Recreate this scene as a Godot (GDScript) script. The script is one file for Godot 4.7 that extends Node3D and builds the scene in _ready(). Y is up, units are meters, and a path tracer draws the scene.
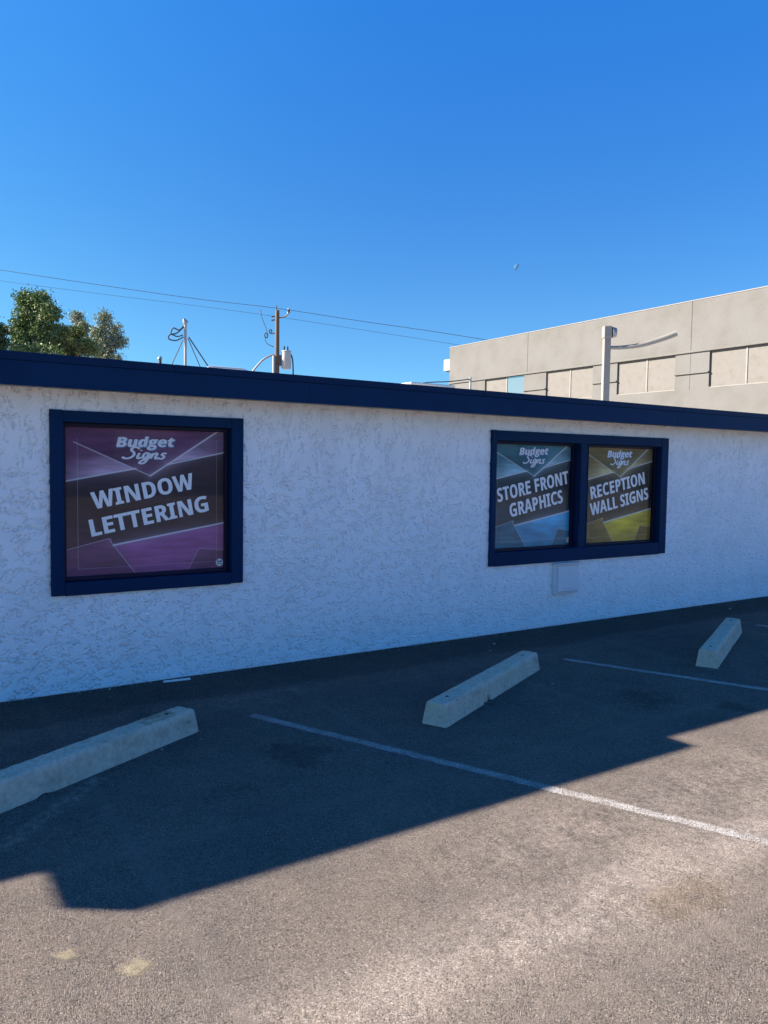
extends Node3D
# A low white stucco shop with navy trim seen across a parking lot, late-day sun from behind it.
# World: x along the shop's front wall, y up, z out of the wall towards the camera. Metres.

const CAM_AT := Vector3(0, 1.7552, 6.1613)
const FOCAL := 779.89
const EXPO := 4.0
const SUN_AZ := 54.6      # degrees left of straight behind the wall
const SUN_EL := 28.35

var cam_r: Vector3
var cam_u: Vector3
var cam_f: Vector3
var sun_dir: Vector3      # towards the sun
var M := {}

# ------------------------------------------------------------------ helpers
func numbered(called: String, parent: Node) -> String:
	if not parent.has_node(called):
		return called
	var k := 1
	while parent.has_node("%s_%03d" % [called, k]):
		k += 1
	return "%s_%03d" % [called, k]

func mi(called: String, mesh: Mesh, material: Material, parent: Node = self, at := Vector3.ZERO) -> MeshInstance3D:
	var o := MeshInstance3D.new()
	o.name = numbered(called, parent)
	o.mesh = mesh
	o.material_override = material
	parent.add_child(o)
	o.position = at
	return o

func tag(o: Node, label: String, category: String, group := "") -> Node:
	o.set_meta("label", label)
	o.set_meta("category", category)
	if group != "":
		o.set_meta("group", group)
	return o

func thing(called: String, label: String, category: String, at := Vector3.ZERO, turn := 0.0, group := "") -> Node3D:
	var o := Node3D.new()
	o.name = numbered(called, self)
	add_child(o)
	o.position = at
	o.rotation.y = turn
	tag(o, label, category, group)
	return o

func structure(o: Node) -> Node:
	o.set_meta("kind", "structure")
	return o

func lin(r: float, g: float, b: float, a := 1.0) -> Color:
	return Color(r, g, b, a).linear_to_srgb()

func mat(c: Color, rough := 0.8, metal := 0.0, spec := 0.5) -> StandardMaterial3D:
	var m := StandardMaterial3D.new()
	m.albedo_color = c
	m.roughness = rough
	m.metallic = metal
	m.metallic_specular = spec
	return m

func noise(kind: int, freq: float, seed_: int, octaves := 4) -> FastNoiseLite:
	var n := FastNoiseLite.new()
	n.noise_type = kind
	n.frequency = freq
	n.seed = seed_
	n.fractal_octaves = octaves
	n.fractal_type = FastNoiseLite.FRACTAL_FBM if octaves > 1 else FastNoiseLite.FRACTAL_NONE
	return n

func ramp_tex(n: FastNoiseLite, size: int, stops: Array) -> ImageTexture:
	# stops: [t, Color linear]; a tiling colour texture
	var src := n.get_seamless_image(size, size, false, false, 0.12, true)
	src.convert(Image.FORMAT_L8)
	var d := src.get_data()
	var table := PackedByteArray()
	for i in 256:
		var t := i / 255.0
		var c: Color = stops[0][1]
		for k in stops.size() - 1:
			if t >= stops[k][0]:
				c = (stops[k][1] as Color).lerp(stops[k + 1][1], clampf((t - stops[k][0]) / (stops[k + 1][0] - stops[k][0]), 0, 1))
		c = c.linear_to_srgb()
		table.append_array([int(clampf(c.r, 0, 1) * 255), int(clampf(c.g, 0, 1) * 255), int(clampf(c.b, 0, 1) * 255)])
	var out := PackedByteArray()
	out.resize(d.size() * 3)
	for i in d.size():
		var j := d[i] * 3
		out[i * 3] = table[j]
		out[i * 3 + 1] = table[j + 1]
		out[i * 3 + 2] = table[j + 2]
	return ImageTexture.create_from_image(Image.create_from_data(size, size, false, Image.FORMAT_RGB8, out))

func height_tex(n: FastNoiseLite, size: int) -> ImageTexture:
	var src := n.get_seamless_image(size, size, false, false, 0.12, true)
	src.convert(Image.FORMAT_L8)
	return ImageTexture.create_from_image(src)

func triplanar(m: StandardMaterial3D, metres: float, tex: Texture2D, bump: Texture2D = null, relief_cm := 0.2) -> StandardMaterial3D:
	m.uv1_triplanar = true
	m.uv1_world_triplanar = true
	m.uv1_scale = Vector3.ONE / metres
	if tex:
		m.albedo_texture = tex
	if bump:
		m.heightmap_enabled = true
		m.heightmap_texture = bump
		m.heightmap_scale = relief_cm
	return m

func tri(st: SurfaceTool, a: Vector3, b: Vector3, c: Vector3, out: Vector3) -> void:
	# front faces run clockwise seen from outside
	if (b - a).cross(c - a).dot(out) > 0:
		var t := b; b = c; c = t
	st.add_vertex(a); st.add_vertex(b); st.add_vertex(c)

func quad(st: SurfaceTool, a: Vector3, b: Vector3, c: Vector3, d: Vector3, out: Vector3) -> void:
	tri(st, a, b, c, out)
	tri(st, a, c, d, out)

func done(st: SurfaceTool) -> ArrayMesh:
	st.generate_normals()
	return st.commit()

func start() -> SurfaceTool:
	var st := SurfaceTool.new()
	st.begin(Mesh.PRIMITIVE_TRIANGLES)
	st.set_smooth_group(-1)
	return st

func add_box(st: SurfaceTool, lo: Vector3, hi: Vector3, bev := 0.0) -> void:
	var c := (lo + hi) * 0.5
	var h := (hi - lo) * 0.5
	bev = minf(bev, minf(h.x, minf(h.y, h.z)) * 0.9)
	var P := func(sx, sy, sz, ax):
		# corner point that lies on the face across axis ax
		var q := Vector3(sx * h.x, sy * h.y, sz * h.z)
		if bev > 0:
			for k in 3:
				if k != ax:
					q[k] -= bev * signf(q[k])
		return c + q
	for ax in 3:
		var b: int = (ax + 1) % 3
		var d: int = (ax + 2) % 3
		for s in [-1, 1]:
			var pts := []
			for e in [[-1, -1], [1, -1], [1, 1], [-1, 1]]:
				var sg := [0, 0, 0]
				sg[ax] = s; sg[b] = e[0]; sg[d] = e[1]
				pts.append(P.call(sg[0], sg[1], sg[2], ax))
			var n := Vector3.ZERO
			n[ax] = s
			quad(st, pts[0], pts[1], pts[2], pts[3], n)
			if bev > 0:
				for s2 in [-1, 1]:
					# bevel strip between face ax and face b, running along d
					var g1 := [0, 0, 0]; g1[ax] = s; g1[b] = s2; g1[d] = -1
					var g2 := [0, 0, 0]; g2[ax] = s; g2[b] = s2; g2[d] = 1
					var n2 := Vector3.ZERO
					n2[ax] = s; n2[b] = s2
					quad(st, P.call(g1[0], g1[1], g1[2], ax), P.call(g2[0], g2[1], g2[2], ax), P.call(g2[0], g2[1], g2[2], b), P.call(g1[0], g1[1], g1[2], b), n2)
	if bev > 0:
		for sx in [-1, 1]:
			for sy in [-1, 1]:
				for sz in [-1, 1]:
					tri(st, P.call(sx, sy, sz, 0), P.call(sx, sy, sz, 1), P.call(sx, sy, sz, 2), Vector3(sx, sy, sz))

func box(lo: Vector3, hi: Vector3, bev := 0.0) -> ArrayMesh:
	var st := start()
	add_box(st, lo, hi, bev)
	return done(st)

func add_tube(st: SurfaceTool, pts: Array, radii: Array, sides := 8, caps := true) -> void:
	var rings := []
	var ref := Vector3.UP
	for i in pts.size():
		var t: Vector3
		if i == 0: t = pts[1] - pts[0]
		elif i == pts.size() - 1: t = pts[i] - pts[i - 1]
		else: t = pts[i + 1] - pts[i - 1]
		t = t.normalized()
		if i == 0:
			ref = Vector3.UP if absf(t.y) < 0.9 else Vector3.RIGHT
		var a := (ref - t * ref.dot(t)).normalized()
		ref = a
		var b := t.cross(a)
		var ring := []
		var r: float = radii[i] if i < radii.size() else radii[-1]
		for k in sides:
			var w := TAU * k / sides
			ring.append(pts[i] + (a * cos(w) + b * sin(w)) * r)
		rings.append(ring)
	for i in rings.size() - 1:
		for k in sides:
			var k2 := (k + 1) % sides
			var mid: Vector3 = (rings[i][k] + rings[i][k2]) * 0.5 - pts[i]
			quad(st, rings[i][k], rings[i][k2], rings[i + 1][k2], rings[i + 1][k], mid)
	if caps:
		for e in [0, rings.size() - 1]:
			var out: Vector3 = pts[0] - pts[1] if e == 0 else pts[-1] - pts[-2]
			for k in sides:
				tri(st, pts[e], rings[e][k], rings[e][(k + 1) % sides], out)

func tube(pts: Array, radii: Array, sides := 8) -> ArrayMesh:
	var st := SurfaceTool.new()
	st.begin(Mesh.PRIMITIVE_TRIANGLES)
	st.set_smooth_group(0 if sides > 6 else -1)
	add_tube(st, pts, radii, sides, false)
	st.set_smooth_group(-1)
	var st2 := start()
	for e in [0, pts.size() - 1]:
		var t: Vector3 = (pts[1] - pts[0]).normalized() if e == 0 else (pts[-1] - pts[-2]).normalized()
		var ref := Vector3.UP if absf(t.y) < 0.9 else Vector3.RIGHT
		var a := (ref - t * ref.dot(t)).normalized()
		var b := t.cross(a)
		var r: float = radii[0] if e == 0 else radii[-1]
		for k in sides:
			var w := TAU * k / sides
			var w2 := TAU * (k + 1) / sides
			tri(st2, pts[e], pts[e] + (a * cos(w) + b * sin(w)) * r, pts[e] + (a * cos(w2) + b * sin(w2)) * r, -t if e == 0 else t)
	st2.generate_normals()
	st.generate_normals()
	var m := st.commit()
	return st2.commit(m) if false else joined([m, st2.commit()])

func joined(meshes: Array) -> ArrayMesh:
	var st := SurfaceTool.new()
	for m in meshes:
		for s in m.get_surface_count():
			st.append_from(m, s, Transform3D.IDENTITY)
	return st.commit()

func curve(pts: Array, steps := 6) -> Array:
	# Catmull-Rom through the points
	var out := []
	for i in pts.size() - 1:
		var p0 = pts[maxi(i - 1, 0)]
		var p1 = pts[i]
		var p2 = pts[i + 1]
		var p3 = pts[mini(i + 2, pts.size() - 1)]
		for k in steps:
			var t := float(k) / steps
			out.append(p1.cubic_interpolate(p2, p0, p3, t))
	out.append(pts[-1])
	return out

func at(px: float, py: float, depth: float) -> Vector3:
	# a point that the survey of the photograph puts at this bearing and distance
	return CAM_AT + depth * (cam_f + cam_r * (px - 384.0) / FOCAL - cam_u * (py - 512.0) / FOCAL)

# ------------------------------------------------------------------ camera, sky, sun
func setup_light() -> void:
	var yaw := deg_to_rad(33.023)
	var pitch := deg_to_rad(-3.4015)
	var roll := deg_to_rad(0.8182)
	cam_f = Vector3(sin(yaw) * cos(pitch), sin(pitch), -cos(yaw) * cos(pitch))
	var r := Vector3(cos(yaw), 0, sin(yaw))
	var u := r.cross(cam_f)
	cam_r = cos(roll) * r + sin(roll) * u
	cam_u = -sin(roll) * r + cos(roll) * u
	var cam := Camera3D.new()
	cam.name = "camera"
	cam.transform = Transform3D(Basis(cam_r, cam_u, -cam_f), CAM_AT)
	cam.fov = rad_to_deg(2 * atan(512.0 / FOCAL))
	cam.near = 0.05
	cam.far = 3000
	add_child(cam)
	cam.current = true

	var az := deg_to_rad(SUN_AZ)
	var el := deg_to_rad(SUN_EL)
	sun_dir = Vector3(-sin(az) * cos(el), sin(el), -cos(az) * cos(el))

	# clear sky: colour by height above the horizon, a little brighter towards the sun
	var w := 512
	var h := 256
	var img := Image.create(w, h, false, Image.FORMAT_RGBF)
	for j in h:
		var lat := PI * (0.5 - (j + 0.5) / h)
		var y := maxf(sin(lat), 0.0)
		var e := exp(-y / 0.14)
		var k := 1.0 - 0.6 * maxf(y - 0.5, 0.0)
		var base := Vector3(0.017 * k + 0.37 * e, 0.182 * k + 0.79 * e, 0.68 * k + 0.64 * e)
		for i in w:
			var lon := TAU * (i + 0.5) / w
			var d := Vector3(sin(lon) * cos(lat), sin(lat), -cos(lon) * cos(lat))
			var g := pow(maxf(d.dot(sun_dir) - 0.1, 0.0), 1.8)
			var ray := 1.06 + 1.25 * pow(maxf(-d.dot(sun_dir), 0.0), 2.0)     # Rayleigh: brighter again opposite the sun
			var c := ray * Vector3(base.x * (1 + 1.5 * g) + 0.03 * g, base.y * (1 + 1.55 * g), base.z * (1 + 0.75 * g))
			img.set_pixel(i, j, Color(c.x, c.y, c.z))
	var pano := PanoramaSkyMaterial.new()
	pano.panorama = ImageTexture.create_from_image(img)
	pano.energy_multiplier = 1.0 / EXPO
	var sky := Sky.new()
	sky.sky_material = pano
	var env := Environment.new()
	env.background_mode = Environment.BG_SKY
	env.sky = sky
	env.tonemap_mode = Environment.TONE_MAPPER_LINEAR
	env.tonemap_exposure = EXPO
	env.sdfgi_enabled = true
	env.ssao_enabled = true
	env.ssil_enabled = true
	var we := WorldEnvironment.new()
	we.name = "environment"
	we.environment = env
	add_child(we)

	var sun := DirectionalLight3D.new()
	sun.name = "sun"
	sun.light_energy = 1.5
	sun.light_color = Color(1.0, 0.94, 0.87)
	sun.light_angular_distance = 0.55
	sun.shadow_enabled = true
	add_child(sun)
	sun.look_at_from_position(Vector3.ZERO, -sun_dir, Vector3.UP)

# ------------------------------------------------------------------ materials
func setup_materials() -> void:
	var fine := noise(FastNoiseLite.TYPE_SIMPLEX_SMOOTH, 0.03, 5, 5)
	var cloud := noise(FastNoiseLite.TYPE_SIMPLEX_SMOOTH, 0.008, 9, 5)
	var grit := noise(FastNoiseLite.TYPE_SIMPLEX, 0.16, 11, 3)
	var grit_h := height_tex(grit, 512)
	var cloud_w := ramp_tex(cloud, 512, [[0.0, Color(0.90, 0.90, 0.89)], [0.5, Color(0.97, 0.97, 0.965)], [1.0, Color(1, 1, 1)]])

	M.stucco = triplanar(mat(lin(0.86, 0.885, 0.915), 0.92, 0, 0.3), 2.1, cloud_w, grit_h, 0.12)
	var navy_t := ramp_tex(cloud, 512, [[0.0, Color(0.82, 0.84, 0.86)], [1.0, Color(1, 1, 1)]])
	M.navy = triplanar(mat(lin(0.003, 0.027, 0.084), 0.55, 0, 0.2), 1.3, navy_t, grit_h, 0.02)
	M.navy_trim = triplanar(mat(lin(0.003, 0.021, 0.068), 0.5, 0, 0.2), 1.1, navy_t)
	M.cover = mat(lin(0.68, 0.70, 0.73), 0.6)
	M.soffit = mat(lin(0.35, 0.35, 0.34), 0.9)
	M.sash = mat(lin(0.006, 0.008, 0.030), 0.45, 0.0, 0.3)
	M.inside = mat(lin(0.02, 0.02, 0.02), 0.9)
	M.roof = triplanar(mat(lin(0.55, 0.54, 0.52), 0.9), 3.0, cloud_w)
	M.pane = mat(Color(0.1, 0.1, 0.1, 0.02), 0.03, 0.0, 0.3)
	M.pane.transparency = BaseMaterial3D.TRANSPARENCY_ALPHA

	# weathered cast concrete of the wheel stops; stains come by vertex colour
	var conc_t := ramp_tex(fine, 512, [[0.0, Color(0.60, 0.58, 0.55)], [0.40, Color(0.84, 0.83, 0.80)], [0.55, Color(0.93, 0.92, 0.90)], [1.0, Color(1, 1, 0.98)]])
	M.concrete = triplanar(mat(lin(0.67, 0.57, 0.46), 0.93, 0, 0.25), 0.6, conc_t, grit_h, 0.35)
	M.concrete.vertex_color_use_as_albedo = true

	# painted concrete of the tall building
	var wallc := ramp_tex(cloud, 512, [[0.0, Color(0.84, 0.82, 0.78)], [0.5, Color(0.95, 0.94, 0.92)], [1.0, Color(1, 1, 1)]])
	M.tilt = triplanar(mat(lin(0.143, 0.146, 0.146), 0.9, 0, 0.25), 7.0, wallc, grit_h, 0.5)
	M.tilt_ledge = triplanar(mat(lin(0.145, 0.147, 0.146), 0.9, 0, 0.25), 3.0, wallc)
	var board_t := ramp_tex(noise(FastNoiseLite.TYPE_SIMPLEX_SMOOTH, 0.012, 31, 5), 512, [[0.0, Color(0.83, 0.79, 0.74)], [0.35, Color(0.94, 0.925, 0.905)], [1.0, Color(1, 1, 1)]])
	M.board = triplanar(mat(lin(0.160, 0.159, 0.153), 0.85, 0, 0.3), 2.3, board_t)
	M.white_paint = triplanar(mat(lin(0.20, 0.199, 0.192), 0.75), 1.7, wallc)
	M.post_paint = triplanar(mat(lin(0.205, 0.202, 0.193), 0.75), 0.8, board_t)
	M.window_glass = mat(lin(0.32, 0.36, 0.38), 0.06, 0.75, 0.9)

	M.galv = mat(lin(0.22, 0.235, 0.25), 0.5, 0.35)
	M.pole_wood = triplanar(mat(lin(0.115, 0.085, 0.065), 0.95), 1.4, board_t)
	M.cable = mat(lin(0.02, 0.025, 0.03), 0.7)
	M.wire = mat(lin(0.035, 0.05, 0.07), 0.6)
	M.insulator = mat(lin(0.10, 0.07, 0.06), 0.35)
	M.transformer = mat(lin(0.36, 0.37, 0.37), 0.5)
	M.pvc = mat(lin(0.45, 0.45, 0.44), 0.5)
	M.rust = mat(lin(0.07, 0.045, 0.035), 0.9, 0.3)
	M.white_print = mat(lin(0.86, 0.86, 0.88), 0.5)
	M.blue_print = mat(lin(0.10, 0.20, 0.42), 0.5)
	M.logo_print = mat(lin(0.74, 0.76, 0.82), 0.5)
	M.red_print = mat(lin(0.30, 0.03, 0.04), 0.5)
	M.dark_print = mat(lin(0.03, 0.03, 0.04), 0.5)

# ------------------------------------------------------------------ ground
const LOT := Rect2(-2.0, -0.2, 16.0, 7.4)     # x, z, width, depth of the mapped part of the lot

func asphalt_tile() -> Array:
	var n := 1536
	var cell := noise(FastNoiseLite.TYPE_CELLULAR, 0.20, 77, 1)
	cell.cellular_jitter = 1.0
	cell.cellular_distance_function = FastNoiseLite.DISTANCE_EUCLIDEAN
	cell.cellular_return_type = FastNoiseLite.RETURN_CELL_VALUE
	var v := cell.get_seamless_image(n, n, false, false, 0.08, true)
	v.convert(Image.FORMAT_L8)
	cell.cellular_return_type = FastNoiseLite.RETURN_DISTANCE2_SUB
	var e := cell.get_seamless_image(n, n, false, false, 0.08, true)
	e.convert(Image.FORMAT_L8)
	var pits := noise(FastNoiseLite.TYPE_SIMPLEX, 0.10, 78, 3).get_seamless_image(n, n, false, false, 0.08, true)
	pits.convert(Image.FORMAT_L8)
	var vd := v.get_data()
	var ed := e.get_data()
	var pd := pits.get_data()
	var col := PackedByteArray()
	col.resize(n * n * 3)
	var hgt := PackedByteArray()
	hgt.resize(n * n)
	# tables: albedo by stone, from dark binder to pale chips
	var tr := PackedFloat32Array(); var tg := PackedFloat32Array(); var tb := PackedFloat32Array()
	for i in 256:
		var t := i / 255.0
		var a := 0.31 + 0.26 * t + (0.18 * pow(maxf(t - 0.8, 0) / 0.2, 1.5))
		if t < 0.08: a = 0.20
		tr.append(a * 1.07); tg.append(a * 0.943); tb.append(a * 0.845)
	var gam := PackedByteArray()
	for i in 1024:
		gam.append(int(clampf(pow(i / 1023.0, 1 / 2.2), 0, 1) * 255))
	for i in n * n:
		var edge := minf(ed[i] / 95.0, 1.0)
		var pit := 1.0
		if pd[i] < 92: pit = 0.34 + 0.66 * pd[i] / 92.0  # shade of the pits, darkened into the stone colour
		var k := (0.58 + 0.42 * edge) * pit * 1023.0
		var s := vd[i]
		col[i * 3] = gam[int(tr[s] * k)]
		col[i * 3 + 1] = gam[int(tg[s] * k)]
		col[i * 3 + 2] = gam[int(tb[s] * k)]
		hgt[i] = int(clampf((edge * (110.0 + 0.4 * s) + 40.0) * pit, 0, 255))
	var ct := ImageTexture.create_from_image(Image.create_from_data(n, n, false, Image.FORMAT_RGB8, col))
	var ht := ImageTexture.create_from_image(Image.create_from_data(n, n, false, Image.FORMAT_L8, hgt))
	return [ct, ht]

func lot_map() -> ImageTexture:
	# worn, dusty, stained and darker areas of the asphalt (multiplies the stone colour)
	var w := 1280
	var h := 592
	var a := noise(FastNoiseLite.TYPE_SIMPLEX_SMOOTH, 0.7, 201, 4)
	var b := noise(FastNoiseLite.TYPE_SIMPLEX_SMOOTH, 3.2, 202, 4)
	var c := noise(FastNoiseLite.TYPE_SIMPLEX, 16.0, 203, 2)
	var streak := noise(FastNoiseLite.TYPE_SIMPLEX_SMOOTH, 1.0, 204, 3)
	var out := PackedByteArray()
	out.resize(w * h * 3)
	for j in h:
		var z := LOT.position.y + LOT.size.y * (j + 0.5) / h
		for i in w:
			var x := LOT.position.x + LOT.size.x * (i + 0.5) / w
			var n1 := a.get_noise_2d(x, z)
			var n2 := b.get_noise_2d(x, z)
			var n3 := c.get_noise_2d(x, z)
			var m := 0.53 + 0.10 * n1 + 0.07 * n2 + 0.05 * n3
			var warm := 0.25 + 0.5 * n1 + 0.3 * n2
			# pale band where traffic has worn the binder off, running along the lot
			var zz := z - 4.07 - 0.07 * streak.get_noise_2d(x * 0.8, 3.0)
			var bw := exp(-pow(zz / 0.20, 2.0)) * smoothstep(0.3, 1.4, x)
			bw *= 0.72 + 0.45 * streak.get_noise_2d(x * 1.6, z * 3.0) + 0.3 * n2 + 0.4 * n3
			m += 0.50 * maxf(bw, 0.0)
			# a second, fainter one along the end of the stalls
			var z2 := z - 3.55 - 0.16 * streak.get_noise_2d(x, 40.0)
			m += 0.16 * exp(-pow(z2 / 0.24, 2.0)) * smoothstep(1.7, 2.6, x) * (0.7 + n2 + n3)
			# dusty pale ground by the wall between the first two stalls
			m += 0.16 * exp(-(pow((x - 2.3) / 0.5, 2.0) + pow((z - 0.75) / 0.16, 2.0))) * (0.5 + 1.5 * maxf(n2 + n3, 0.0))
			# a smear of old paint by the first stop
			var along := clampf(((x - 0.35) * 0.70 - (z - 2.43) * 0.71), 0.0, 0.95)
			var off := absf((x - 0.35) * 0.71 + (z - 2.43) * 0.70)
			if along > 0.01 and along < 0.94:
				m += 0.26 * smoothstep(0.07, 0.02, off) * (0.7 + n2 + n3)
				warm += 0.5 * smoothstep(0.055, 0.02, off)
			# oil drips in the stalls
			for s in [[2.1, 2.0, 0.20], [1.55, 2.3, 0.13], [4.9, 2.3, 0.22], [5.3, 2.8, 0.12], [7.9, 2.2, 0.25]]:
				var q: float = (pow(x - s[0], 2) + pow(z - s[1], 2)) / (s[2] * s[2]) + 1.2 * n2 + 0.8 * n3
				if q < 1.6:
					m -= 0.15 * smoothstep(1.6, 0.2, q)
			# a brown stain in the pale band
			var q2 := pow((x - 2.76) / 0.22, 2) + pow((z - 4.25) / 0.12, 2) + 0.8 * n2
			if q2 < 1.5:
				warm += 1.1 * smoothstep(1.5, 0.3, q2)
				m -= 0.06 * smoothstep(1.5, 0.3, q2)
			# darker strip along the foot of the wall, its edge ragged
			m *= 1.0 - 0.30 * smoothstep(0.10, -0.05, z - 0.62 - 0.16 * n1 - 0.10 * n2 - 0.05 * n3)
			m = clampf(m, 0.25, 1.0)
			warm = clampf(warm, -0.4, 1.4)
			var k := (j * w + i) * 3
			out[k] = int(255 * pow(clampf(m * (1.0 + 0.03 * warm), 0, 1), 1 / 2.2))
			out[k + 1] = int(255 * pow(clampf(m * (1.0 - 0.015 * warm), 0, 1), 1 / 2.2))
			out[k + 2] = int(255 * pow(clampf(m * (1.0 - 0.09 * warm), 0, 1), 1 / 2.2))
	return ImageTexture.create_from_image(Image.create_from_data(w, h, false, Image.FORMAT_RGB8, out))

func sheet(called: String, corners: Array, y: float, material: Material, tile: float) -> MeshInstance3D:
	# flat four-cornered sheet on the ground: uv in metres / tile, uv2 over the sheet
	var st := SurfaceTool.new()
	st.begin(Mesh.PRIMITIVE_TRIANGLES)
	var uv2 := [Vector2(0, 0), Vector2(1, 0), Vector2(1, 1), Vector2(0, 1)]
	for k in [0, 1, 2, 0, 2, 3]:
		var p: Vector2 = corners[k]
		st.set_normal(Vector3.UP)
		st.set_uv(p / tile if tile > 0 else uv2[k])
		st.set_uv2(uv2[k])
		st.add_vertex(Vector3(p.x, y, p.y))
	return mi(called, st.commit(), material)

func worn_paint(seed_: int, w: int, h: int, keep: float, color: Color) -> StandardMaterial3D:
	# worn road paint: specks of asphalt show through, more towards the edges
	var a := noise(FastNoiseLite.TYPE_SIMPLEX, 0.30, seed_, 2)
	var b := noise(FastNoiseLite.TYPE_SIMPLEX_SMOOTH, 0.02, seed_ + 1, 3)
	var img := Image.create(w, h, false, Image.FORMAT_RGBA8)
	for j in h:
		for i in w:
			var edge := minf(minf(i, w - 1 - i) / (w * 0.22), minf(j, h - 1 - j) / (w * 0.3))
			var t := 0.75 * a.get_noise_2d(i, j) + 0.25 * b.get_noise_2d(i * 1.0, j * 1.0) + keep - 0.45 * maxf(0.0, 1.0 - edge)
			var s := 0.9 + 0.12 * a.get_noise_2d(i * 0.4 + 90, j * 0.4)
			img.set_pixel(i, j, Color(s, s, s, clampf(0.5 + 4.0 * t, 0, 1)))
	var m := mat(color, 0.85, 0, 0.3)
	m.albedo_texture = ImageTexture.create_from_image(img)
	m.transparency = BaseMaterial3D.TRANSPARENCY_ALPHA_SCISSOR
	m.alpha_scissor_threshold = 0.5
	return m

func build_ground() -> void:
	var tile := asphalt_tile()
	var base := mat(lin(0.88, 0.88, 0.88), 0.95, 0, 0.1)
	base.albedo_texture = tile[0]
	var g := sheet("ground", [Vector2(-700, -900), Vector2(900, -900), Vector2(900, 700), Vector2(-700, 700)], -0.006, base, 1.75)
	structure(g)
	var lot := mat(Color(1, 1, 1), 0.95, 0, 0.1)
	lot.albedo_texture = tile[0]
	lot.heightmap_enabled = true
	lot.heightmap_texture = tile[1]
	lot.heightmap_scale = 1.1
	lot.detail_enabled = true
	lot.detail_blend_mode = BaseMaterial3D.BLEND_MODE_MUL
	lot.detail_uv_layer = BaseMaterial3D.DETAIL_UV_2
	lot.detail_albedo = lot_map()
	var o := LOT.position
	var e := LOT.end
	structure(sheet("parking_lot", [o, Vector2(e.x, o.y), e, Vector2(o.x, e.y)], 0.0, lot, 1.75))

	# coarse stones standing proud of the worn binder
	var rng := RandomNumberGenerator.new()
	rng.seed = 4242
	var ps := start()
	var top := Vector3(0.1, 0.75, 0.05)
	var ring := []
	for k in 5:
		var w := TAU * k / 5.0
		ring.append(Vector3(cos(w) * (1.0 - 0.15 * (k % 2)), 0.12 * (k % 3), sin(w) * 0.85))
	for k in 5:
		tri(ps, ring[k], ring[(k + 1) % 5], top, ring[k] + Vector3.UP)
		tri(ps, ring[k], ring[(k + 1) % 5], Vector3(0, -0.6, 0), ring[k] - Vector3.UP)
	var mm := MultiMesh.new()
	mm.transform_format = MultiMesh.TRANSFORM_3D
	mm.use_colors = true
	mm.mesh = done(ps)
	var spots := []
	while spots.size() < 110000:
		var p := Vector2(rng.randf_range(-0.3, 6.0), rng.randf_range(1.9, 5.2))
		var near := CAM_AT.distance_to(Vector3(p.x, 0, p.y))
		if rng.randf() < clampf(3.3 / (near * near) * 2.6, 0.0, 1.0):
			spots.append(p)
	mm.instance_count = spots.size()
	for i in spots.size():
		var r := rng.randf_range(0.0015, 0.0036)
		if rng.randf() < 0.03: r *= 1.6
		var b := Basis(Vector3.UP, rng.randf() * TAU).scaled(Vector3(r, r * rng.randf_range(0.5, 0.9), r))
		mm.set_instance_transform(i, Transform3D(b, Vector3(spots[i].x, 0.0006, spots[i].y)))
		var t := rng.randf()
		var v := 0.15 + 0.09 * t + (0.07 if t > 0.86 else 0.0)
		mm.set_instance_color(i, Color(v * 1.07, v * 0.955, v * 0.83))
	# crumbs of asphalt and stucco gathered in the joint at the foot of the wall
	var cm := MultiMesh.new()
	cm.transform_format = MultiMesh.TRANSFORM_3D
	cm.use_colors = true
	cm.mesh = mm.mesh
	cm.instance_count = 2600
	for i in cm.instance_count:
		var cr := rng.randf_range(0.002, 0.006) * (2.0 if rng.randf() < 0.05 else 1.0)
		var cx := rng.randf_range(-1.0, 11.0)
		var cz := 0.004 + absf(rng.randfn(0.0, 0.035))
		cm.set_instance_transform(i, Transform3D(Basis(Vector3.UP, rng.randf() * TAU).scaled(Vector3.ONE * cr), Vector3(cx, cr * 0.3, cz)))
		var cv := rng.randf_range(0.05, 0.20) if rng.randf() < 0.85 else 0.5
		cm.set_instance_color(i, Color(cv, cv * 0.95, cv * 0.88))
	var gm := mat(Color(1, 1, 1), 0.9, 0, 0.2)
	gm.vertex_color_use_as_albedo = true
	var grit := MultiMeshInstance3D.new()
	grit.name = "asphalt_grit"
	grit.multimesh = mm
	grit.material_override = gm
	add_child(grit)
	tag(grit, "coarse stone grit standing proud in the sunlit asphalt", "grit")
	grit.set_meta("kind", "stuff")
	var crumbs := MultiMeshInstance3D.new()
	crumbs.name = "wall_foot_crumbs"
	crumbs.multimesh = cm
	crumbs.material_override = gm
	add_child(crumbs)
	tag(crumbs, "loose crumbs gathered along the foot of the stucco wall", "grit")
	crumbs.set_meta("kind", "stuff")

	# stall lines, 24 degrees off square to the wall
	var dir := Vector2(1.35, 2.988).normalized()
	var side := Vector2(dir.y, -dir.x)
	var k := 0
	for s in [Vector2(2.15, 1.163), Vector2(5.256, 1.128), Vector2(8.36, 1.10), Vector2(11.45, 1.10)]:
		var L := 4.6
		var m := worn_paint(300 + 7 * k, 36, 1700, 0.08 if k == 0 else 0.16, lin(0.47, 0.455, 0.43))
		var hw := 0.048
		structure(sheet("stall_line", [s - side * hw, s + side * hw, s + side * hw + dir * L, s - side * hw + dir * L], 0.004, m, 0.0))
		k += 1
	# two pale yellow marks with ragged, speckled edges
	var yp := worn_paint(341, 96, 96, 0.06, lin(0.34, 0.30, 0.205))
	structure(sheet("pale_mark", [Vector2(0.47, 3.285), Vector2(0.56, 3.275), Vector2(0.575, 3.345), Vector2(0.53, 3.375)], 0.004, yp, 0.0))
	var yp2 := worn_paint(353, 96, 96, 0.09, lin(0.36, 0.32, 0.22))
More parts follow.
